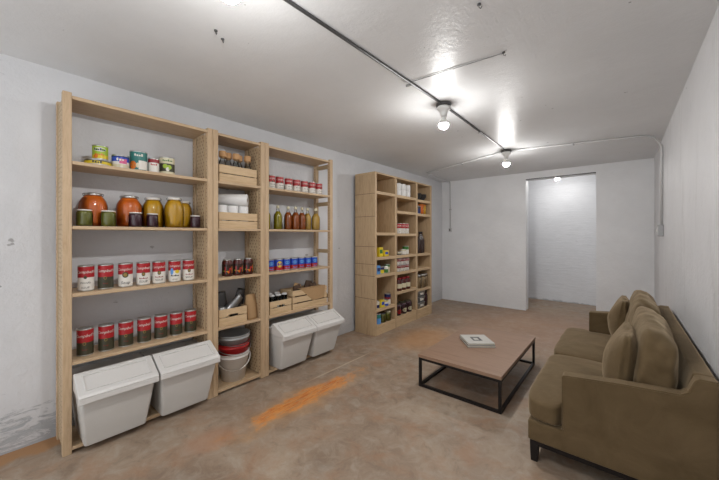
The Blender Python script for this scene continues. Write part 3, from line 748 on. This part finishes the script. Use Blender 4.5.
# paper goods in the large crate
for i, (y, x, h, m, rx, lb) in enumerate([(2.13, -2.75, .255, 'paper', -18, 'kraft paper bag leaning at the left of the large crate'), (2.22, -2.72, .24, 'dkpaper', 14, 'dark brown sack in the left half of the large crate'),
                                           (2.33, -2.76, .26, 'dkpaper', -10, 'dark brown sack in the middle of the large crate'), (2.43, -2.72, .235, 'dkpaper', 8, 'dark brown sack in the right half of the large crate')]):
    pouch('paper_sack', m, .10, h, .07, (x, y, pz_), (R(rx), 0, 0), lb, 'sack')
b = MB(); vs = []; fs = []
N = 14
poly = [(2.16, .205), (2.33, .06), (2.50, .072), (2.515, .215)]
b.prism([(u, TOP[4]+v) for u, v in poly], 'X', -2.6395, -2.6365)
b.box(-2.70, -2.6365, 2.16, 2.515, TOP[4]+.205, TOP[4]+.2085)
o = b.build('kraft_paper_sheet', 'paper', bevel=.001); tag(o, 'brown kraft paper sheet draped over the front of the large crate', 'paper')

# ------------------------------------------------------------------ oak cubby shelf
CY = [3.329, 3.370, 3.817, 3.865, 4.423, 4.472, 4.911, 4.954]; CX0, CX1, CT = -2.885, -2.529, 2.192
COLZ = [[1.937, 1.374, 1.038, 0.799, 0.334, 0.115], [1.933, 1.699, 1.363, 1.038, 0.791, 0.501, 0.136], [1.917, 1.689, 1.037, 0.795, 0.46, 0.125]]
L = (-2.684, 4.138, 0); t = empty('cube_shelf', L); tag(t, 'tall oak cube bookcase with three columns of pantry goods by the back wall', 'shelf unit')
for k in range(4):
    b = MB(L); b.box(CX0, CX1-(0 if k in (0, 3) else .002), CY[2*k], CY[2*k+1], 0, CT)
    if k == 0:
        pass
    pn = b.build('side_panel' if k in (0, 3) else 'divider_panel', 'oak_v', t, bevel=.002)
    if k == 0:
        s_ = MB(L)
        for z in (1.92, 1.61, 1.20, .96, .80, .49): s_.box(CX0+.002, CX1-.001, CY[0]-.0012, CY[0]+.001, z, z+.004)
        s_.build('panel_seam', 'slot', pn)
b = MB(L); b.box(CX0, CX1, CY[0], CY[7], CT-.0, CT+.022); b.build('top_panel', 'oak_h', t, bevel=.002)
b = MB(L); b.box(CX0, CX0+.008, CY[0], CY[7], .02, CT); b.build('back_panel', 'oak_v', t)
b = MB(L); b.box(CX0+.03, CX1-.002, CY[1], CY[2], 0, COLZ[0][5]-.021); b.box(CX0+.03, CX1-.002, CY[3], CY[4], 0, COLZ[1][6]-.021); b.box(CX0+.03, CX1-.002, CY[5], CY[6], 0, COLZ[2][5]-.021); b.build('plinth', 'oak_h', t)
CC = [(CY[1], CY[2]), (CY[3], CY[4]), (CY[5], CY[6])]
for ci, zs in enumerate(COLZ):
    for z in zs:
        b = MB(L); b.box(CX0+.008, CX1-.001, CC[ci][0]+.0005, CC[ci][1]-.0005, z-.020, z+.020); b.build('shelf', 'oak_h', t, bevel=.002)
def S(ci, k): return COLZ[ci][k]+.020
# column 1
def packet(m1, w_, h, d, loc, label, m2='white', name='food_packet', rot=0):
    L_ = loc; b = MB(); b.box(-d/2, d/2, -w_/2, w_/2, 0, h); o = b.build(name, m1, loc=loc, bevel=.004); o.rotation_euler.z = rot
    q = MB(); q.box(d/2, d/2+.001, -w_*.36, w_*.36, h*.35, h*.75); q.build('printed_label', m2, o); tag(o, label, 'packet', 'food packets in the cube bookcase')
    return o
def smallcan(r, h, mats, zones, loc, label, name='food_can', group='food tins in the cube bookcase', extras=None):
    o = tin(name, r, h, mats, zones, extras, parent_loc=loc); tag(o, label, 'can', group); return o
z = S(0, 2)
packet('yellow', .09, .13, .06, (-2.587, 3.508, z), 'tall yellow packet on the middle shelf of the left column', 'green')
packet('yellow', .10, .085, .06, (-2.578, 3.629, z), 'short blue-labelled yellow packet right of the tall yellow one', 'blue')
z = S(0, 3)
packet('ltblue', .08, .12, .06, (-2.587, 3.450, z), 'light blue packet on the shelf below the yellow packets', 'navy')
smallcan(.04, .10, ['yellow', 'navy'], [(.6, 0), (.4, 1)], (-2.582, 3.542, z), 'yellow and navy tin right of the light blue packet')
smallcan(.042, .10, ['green', 'white'], [(.6, 0), (.4, 1)], (-2.582, 3.639, z), 'green tin with white top, left column shelf below yellow packets')
smallcan(.04, .12, ['cream', 'green'], [(.7, 0), (.3, 1)], (-2.616, 3.731, z), 'cream tin with green top at the right of its shelf')
z = S(0, 4)
smallcan(.04, .10, ['navy', 'white'], [(.5, 0), (.5, 1)], (-2.587, 3.440, z), 'navy and white tin on the lower left column shelf')
packet('yellow', .085, .10, .05, (-2.568, 3.532, z), 'yellow packet beside the navy and white tin', 'blue')
smallcan(.045, .09, ['blue', 'white', 'yellow'], [(.4, 0), (.4, 1), (.2, 2)], (-2.578, 3.634, z), 'short blue and white tin on the lower left column shelf')
smallcan(.045, .16, ['white', 'dkred', 'navy'], [(.5, 0), (.2, 1), (.3, 2)], (-2.607, 3.731, z), 'taller white tin with dark red band at the right of its shelf')
z = S(0, 5)
smallcan(.05, .145, ['ltblue', 'teal'], [(.6, 0), (.4, 1)], (-2.582, 3.450, z), 'light blue tin at the bottom left of the bookcase')
for y, h, m, lb in ((3.576, .125, 'pickle', 'dark green pickle jar at the bottom, beside the light blue tin'), (3.702, .13, 'pickle', 'green pickle jar at the bottom right of the left column')):
    q = jar('pickle_jar', .05, h, .042, m, 'dkmetal' if y < 3.585 else 'cream', squat=True); q.location = (-2.587, y, z); tag(q, lb, 'jar')
# column 2
z = S(1, 0)
def cup(name='paper_cup'):
    b = MB(); b.lathe([(.036, 0), (.037, .003), (.046, .105), (.049, .107), (.049, .112), (.044, .112)], seg=22); return b.build(name, 'tissue')
b = MB()
def stack_roll():
    b = MB(); b.lathe([(.052, 0), (.055, .004), (.055, .088), (.052, .092), (.02, .092), (.02, .08)], seg=24); return b.build('toilet_roll', 'tissue')
p = stack_roll(); sp = []; lb = []
for k, (y, cn) in enumerate(((3.973, 'left'), (4.109, 'middle'), (4.244, 'right'))):
    for j in range(2): sp.append((-2.597, y, z+.093*j)); lb.append(('lower ' if j == 0 else 'upper ')+'toilet roll of the '+cn+' stack in the bookcase')
copies(p, sp, lb, 'toilet roll', 'white toilet rolls in the bookcase')
p2 = dup(p); p2.location = (-2.713, 4.041, z); tag(p2, 'toilet roll behind the front stacks', 'toilet roll', 'white toilet rolls in the bookcase')
z = S(1, 2)
p = tin('soup_can', .05, .155, SOUPM, [(.5, 0), (.5, 1)], soup_x('n'))
copies(p, [(-2.587, 3.973, z), (-2.587, 4.084, z), (-2.587, 4.196, z)], ['left red and white tin in the bookcase middle column', 'middle red and white tin in the bookcase middle column', 'right red and white tin in the bookcase middle column'], 'can', 'red and white tins mid bookcase')
z = S(1, 3)
smallcan(.045, .05, ['dkgreen', 'cream'], [(.5, 0), (.5, 1)], (-2.582, 3.983, z), 'short dark tin left of the white tin in the middle column')
smallcan(.05, .085, ['white', 'cream'], [(.7, 0), (.3, 1)], (-2.582, 4.104, z), 'short white tin between a dark and a green tin')
smallcan(.05, .13, ['white', 'green'], [(.6, 0), (.4, 1)], (-2.607, 4.225, z), 'white tin with a green top in the middle column')
z = S(1, 4)
p = tin('soup_can', .048, .10, SOUPM, [(.5, 0), (.5, 8)], soup_x('n'))
sp = []; lb = []
for y, cn in ((3.983, 'left'), (4.094, 'middle'), (4.205, 'right')):
    for j in range(2): sp.append((-2.587, y, z+.1005*j)); lb.append(('lower' if j == 0 else 'upper')+' '+cn+' small red and white tin of two tiers')
copies(p, sp, lb, 'can', 'two tiers of small red and white tins')
z = S(1, 5)
def sauce():
    t = empty('sauce_jar', (0, 0, 0)); r, h = .052, .19
    b = MB(); b.lathe([(r*.9, 0), (r, .01), (r, h*.72), (r*.7, h*.84), (r*.68, h*.88)], seg=22); b.build('body', 'cola', t)
    b = MB(); b.lathe([(r+.0008, h*.2), (r+.0008, h*.55)], seg=22, cap0=False, cap1=False); b.build('paper_label', 'cream', t)
    b = MB(); b.lathe([(r*.76, h*.87), (r*.78, h*.98), (r*.72, h)], seg=22); b.build('lid', 'dkred', t); return t
p = sauce()
copies(p, [(-2.587, 3.992, z), (-2.587, 4.113, z), (-2.587, 4.235, z)], ['left dark red sauce jar with cream label', 'middle dark red sauce jar with cream label', 'right dark red sauce jar with cream label'], 'jar', 'sauce jars in the bookcase')
z = S(1, 6)
q = jar('preserve_jar', .068, .175, .05, 'plum', 'dkgreen', squat=True)
copies(q, [(-2.602, 3.963, z), (-2.602, 4.118, z), (-2.602, 4.273, z)], ['left dark jar with green lid at the bottom of the bookcase', 'middle dark jar with green lid at the bottom of the bookcase', 'right dark jar with green lid at the bottom of the bookcase'], 'jar', 'dark jars at the bottom of the bookcase')
for dy, m in ((0, 'red'),):
    for o in [x for x in C.objects if x.name.startswith('preserve_jar') and abs(x.location.z-z) < .001]:
        l = MB(); l.patch(.069, -.9, .6, .03, .09, 0, ell=True); l.build('paper_label', 'red' if o.location.y < 4.070 else 'cream', o, fix=False)
# column 3
z = S(2, 0)
b = MB(); b.lathe([(.04, 0), (.042, .006), (.085, .075), (.088, .08), (.08, .08), (.04, .012)], seg=26)
p = b.build('dark_bowl', 'charcoal')
copies(p, [(-2.626, 4.593, z), (-2.626, 4.593, z+.03), (-2.636, 4.777, z), (-2.636, 4.777, z+.03)], ['lower charcoal bowl of the left pair in the top right cube', 'upper charcoal bowl of the left pair in the top right cube', 'lower charcoal bowl of the right pair in the top right cube', 'upper charcoal bowl of the right pair in the top right cube'], 'bowl', 'charcoal bowls in the top right cube')
z = S(2, 1)
smallcan(.055, .13, ['navy', 'charcoal'], [(.7, 0), (.3, 1)], (-2.597, 4.574, z), 'dark navy tin left of the orange jars')
for y, x, lb in ((4.680, -2.597, 'orange preserve jar next to the navy tin'), (4.797, -2.616, 'orange preserve jar at the right of its cube')):
    q = jar('preserve_jar', .055, .165, .045, 'preserve_o' if y < 4.748 else 'preserve_y', 'orange', squat=True); q.location = (x, y, z); tag(q, lb, 'jar')
z = S(2, 2)
def wine(h):
    t = empty('dark_bottle', (0, 0, 0)); r = .05
    b = MB(); b.lathe([(r*.9, 0), (r, .01), (r, h*.6), (r*.75, h*.7), (.017, h*.82), (.017, h*.97)], seg=20); b.build('body', 'darkglass', t)
    b = MB(); b.lathe([(.019, h*.93), (.019, h)], seg=12); b.build('cap', 'charcoal', t); return t
p = wine(.36)
copies(p, [(-2.607, 4.554, z), (-2.607, 4.671, z), (-2.636, 4.787, z)], ['left dark bottle in the right column', 'middle dark bottle in the right column', 'right dark bottle in the right column'], 'bottle', 'dark bottles in the right column')
z = S(2, 4)
def pastajar():
    t = empty('pasta_jar', (0, 0, 0)); r, h = .058, .22
    b = MB(); b.lathe([(r*.95, 0), (r, .006), (r, h*.85), (r*.85, h*.9)], seg=22, cap1=False); b.build('glass', 'glass', t)
    b = MB(); b.lathe([(r*.9, .004), (r*.94, .01), (r*.94, h*.75), (r*.7, h*.8)], seg=22); b.build('contents', 'pasta', t)
    b = MB(); b.lathe([(r*.9, h*.88), (r*.92, h*.97), (r*.85, h)], seg=22); b.build('lid', 'tin', t); return t
p = pastajar()
copies(p, [(-2.597, 4.593, z), (-2.597, 4.729, z), (-2.616, 4.845, z)], ['left glass jar of pasta in the right column', 'middle glass jar of pasta in the right column', 'right glass jar of pasta in the right column'], 'jar', 'pasta jars in the bookcase')
z = S(2, 5)
for i in range(3):
    b = MB(); b.loft([rrect(-.07, .07, -.11, .11, 0, .02), rrect(-.08, .08, -.125, .125, .085, .02), rrect(-.083, .083, -.128, .128, .085, .02), rrect(-.083, .083, -.128, .128, .095, .02)], smooth=True)
    o = b.build('storage_tub', 'conduit' if i != 1 else 'silverbag', loc=(-2.636, 4.651, z+.0955*i))
    q = MB(); q.box(.074, .0845, -.05, .05, .03, .06); q.build('paper_label', 'white', o)
    tag(o, ['bottom grey storage tub in the lowest right cube', 'middle silvery storage tub in the lowest right cube', 'top grey storage tub in the lowest right cube'][i], 'tub', 'grey storage tubs')
q = jar('preserve_jar', .055, .26, .045, 'plum', 'dkmetal'); q.location = (-2.616, 4.845, z); tag(q, 'tall dark jar right of the grey storage tubs', 'jar')

# ------------------------------------------------------------------ coffee table
TX0, TX1, TY0, TY1, TZ = -1.403, -.70, 2.497, 3.70, .288
L = ((TX0+TX1)/2, (TY0+TY1)/2, 0); t = empty('coffee_table', L); tag(t, 'low coffee table with brown wooden top and black box frame', 'table')
b = MB(L); b.box(TX0-.004, TX1+.004, TY0-.004, TY1+.004, TZ-.028, TZ); b.build('tabletop', 'table', t, bevel=.002)
e = .022
b = MB(L); zf = TZ-.028
b.box(TX0, TX1, TY0, TY0+e, zf-e, zf-.0005); b.box(TX0, TX1, TY1-e, TY1, zf-e, zf-.0005); b.box(TX0, TX0+e, TY0+e, TY1-e, zf-e, zf-.0005); b.box(TX1-e, TX1, TY0+e, TY1-e, zf-e, zf-.0005)
b.build('top_frame', 'blackmetal', t, bevel=.001)
b = MB(L)
b.box(TX0+e, TX1-e, TY0, TY0+e, 0, e); b.box(TX0+e, TX1-e, TY1-e, TY1, 0, e); b.box(TX0, TX0+e, TY0+e, TY1-e, 0, e); b.box(TX1-e, TX1, TY0+e, TY1-e, 0, e)
b.build('base_frame', 'blackmetal', t, bevel=.001)
for x in (TX0, TX1-e):
    for y in (TY0, TY1-e):
        b = MB(L); b.box(x, x+e, y, y+e, 0, zf-e); b.build('leg', 'blackmetal', t, bevel=.001)
# books
def book(cx, cy, z, w_, l, h, rz, m, label, pic=False):
    t = empty('book', (cx, cy, z), rz); tag(t, label, 'book')
    b = MB(); b.box(-w_/2+.003, w_/2-.002, -l/2+.003, l/2-.003, .0015, h-.0015); b.build('pages', 'pages', t)
    b = MB(); b.box(-w_/2, w_/2, -l/2, l/2, 0, .002); b.box(-w_/2, w_/2, -l/2, l/2, h-.002, h); b.box(-w_/2, -w_/2+.003, -l/2, l/2, 0, h); b.build('cover', m, t)
    if pic:
        b = MB(); b.box(-w_*.22, w_*.2, -l*.2, l*.16, h, h+.0006); b.build('cover_picture', 'bookgrey', t)
        b = MB(); b.box(-w_*.10, w_*.12, -l*.12, l*.05, h+.0006, h+.001); b.build('cover_print', 'bookwhite', t)
book(-1.105, 3.125, TZ, .275, .26, .020, R(-52), 'bookgrey', 'grey book lying underneath on the coffee table')
book(-1.107, 3.127, TZ+.0202, .265, .25, .018, R(-50), 'bookwhite', 'white book with dark cover picture, on top on the coffee table', True)

# ------------------------------------------------------------------ sofa
def cushion(name, x0, x1, y0, y1, z0, z1, parent, off, k=5, puff=(.0, .0, .0), n=22, seed=0, wr=.006, post=None, m='velvet', top_level=False):
    """a puffed rounded block; puff = extra bulge at the middle of the faces along x, y, z"""
    vs = {}; V = []; F = []
    c = Vector(((x0+x1)/2, (y0+y1)/2, (z0+z1)/2)); s_ = Vector(((x1-x0)/2, (y1-y0)/2, (z1-z0)/2))
    def vid(i, j, l):
        key = (i, j, l)
        if key in vs: return vs[key]
        p = Vector((2*i/n-1, 2*j/n-1, 2*l/n-1))
        q = Vector([math.sin(a*PI/2)*.55+a*.45 for a in p])
        # rounded box by p-norm
        nn = sum(abs(a)**k for a in q)**(1/k); q = q/nn
        u = Vector(q)
        w3 = [(1-u[1]**2)*(1-u[2]**2), (1-u[0]**2)*(1-u[2]**2), (1-u[0]**2)*(1-u[1]**2)]
        r = Vector([c[a]+s_[a]*u[a]+puff[a]*u[a]*w3[a] for a in range(3)])
        d = (r-c).normalized()
        nz = noise.noise(Vector((r.x*9+seed, r.y*7, r.z*9)))+.5*noise.noise(Vector((r.x*22+seed, r.y*16, r.z*20)))
        r += d*nz*wr
        if post: r = post(r)
        vs[key] = len(V); V.append(r); return vs[key]
    for a in range(n):
        for b_ in range(n):
            F += [(vid(a, b_, 0), vid(a, b_+1, 0), vid(a+1, b_+1, 0), vid(a+1, b_, 0)), (vid(a, b_, n), vid(a+1, b_, n), vid(a+1, b_+1, n), vid(a, b_+1, n)),
                  (vid(a, 0, b_), vid(a+1, 0, b_), vid(a+1, 0, b_+1), vid(a, 0, b_+1)), (vid(a, n, b_), vid(a, n, b_+1), vid(a+1, n, b_+1), vid(a+1, n, b_)),
                  (vid(0, a, b_), vid(0, a, b_+1), vid(0, a+1, b_+1), vid(0, a+1, b_)), (vid(n, a, b_), vid(n, a+1, b_), vid(n, a+1, b_+1), vid(n, a, b_+1))]
    mb = MB(off); mb.add(V, F, 0, True)
    o = mb.build(name, m, parent)
    sb = o.modifiers.new('smooth', 'SUBSURF'); sb.levels = 1; sb.render_levels = 1
    return o
SY0, SY1 = 2.10, 4.07
L = (-.07, (SY0+SY1)/2, 0); t = empty('sofa', L); tag(t, 'olive brown two-seat sofa with its back against the right wall', 'sofa')
b = MB(L); b.box(-.437, .330, SY0+.0755, SY1-.0755, .128, .246); b.build('seat_base', 'velvet', t, bevel=.012, seg=3)
b = MB(L); b.box(-.428, .325, SY0+.012, SY1-.012, .098, .128); b.build('plinth_rail', 'blackmetal', t, bevel=.002)
for x in (-.428, .28):
    for y in (SY0+.012, SY1-.057):
        b = MB(L); b.prism([(x, .1), (x+.045, .1), (x+.04, 0), (x+.005, 0)], 'Y', y, y+.045); b.build('leg', 'blackmetal', t, bevel=.002)
arm = [(-.437, .128), (-.437, .246), (-.262, .246), (-.262, .562), (-.008, .590), (.215, .607), (.237, .625), (.262, .690), (.275, .698), (.334, .698), (.334, .128)]
for y0, y1 in ((SY0, SY0+.075), (SY1-.075, SY1)):
    b = MB(L); b.prism(arm, 'Y', y0, y1); am = b.build('armrest', 'velvet', t, bevel=.010, seg=3)
    b = MB(L); yy = y0+.003 if y0 < 3 else y1-.003; b.tube(smooth_path([(x, yy, z) for x, z in [(-.259, .252), (-.259, .560), (-.008, .588), (.215, .605), (.237, .623), (.262, .687), (.275, .695), (.331, .695)]], .012, 3), .0045, 6); b.build('piping', 'velvet', am)
b = MB(L); b.prism([(.205, .252), (.235, .60), (.262, .698), (.334, .698), (.334, .252)], 'Y', SY0+.075, SY1-.075); b.build('backrest', 'velvet', t, bevel=.012, seg=3)
def tnear(r):
    f = min(max((-.262-r.x)/.02, 0), 1); q = min(max((SY0+.30-r.y)/.22, 0), 1); r.y -= .076*f*q; return r
def tfar(r):
    f = min(max((-.262-r.x)/.02, 0), 1); q = min(max((r.y-SY1+.30)/.22, 0), 1); r.y += .076*f*q; return r
ym = 3.085
cushion('seat_cushion', -.460, .215, SY0+.078, ym, .240, .375, t, L, 9, (.006, 0, .020), 30, 1, .006, tnear)
cushion('seat_cushion', -.460, .215, ym+.004, SY1-.078, .240, .375, t, L, 9, (.006, 0, .020), 30, 5, .006, tfar)
def lean(r):
    if r.z > .6 and r.x > .06: r.z -= (r.x-.06)*.45*min((r.z-.6)/.2, 1)
    r.x += (r.z-.38)*.10; return r
cushion('back_cushion', .030, .185, SY0+.085, ym, .375, .850, t, L, 8, (.030, .01, .035), 28, 11, .020, lean)
cushion('back_cushion', .030, .185, ym+.004, SY1-.085, .375, .850, t, L, 8, (.030, .01, .035), 28, 17, .020, lean)
def pillow(y0, y1, z1, x0, x1, lb, sd):
    yc, zc2, xc = (y0+y1)/2, (.385+z1)/2, (x0+x1)/2
    def pinch(r):
        u = min(abs((r.y-yc)/((y1-y0)/2)), 1); v = min(abs((r.z-zc2)/((z1-.385)/2)), 1)
        f = (1-u**3*.62)*(1-v**3*.62)
        r.x = xc+(r.x-xc)*f; r.z = zc2+(r.z-zc2)*(1-.05*(1-u*u)); r.y = yc+(r.y-yc)*(1-.07*(1-v*v))
        return lean(r)
    o = cushion('throw_pillow', x0, x1, y0, y1, .385, z1, None, (0, 0, 0), 9, (.028, 0, .0), 26, sd, .011, pinch, 'velvet')
    tag(o, lb, 'cushion', 'loose throw pillows on the sofa'); return o
pillow(2.20, 2.64, .815, -.085, .050, 'square olive brown throw pillow by the near arm of the sofa', 31)
pillow(3.52, 3.96, .79, -.092, .040, 'square olive brown throw pillow at the far end of the sofa', 37)
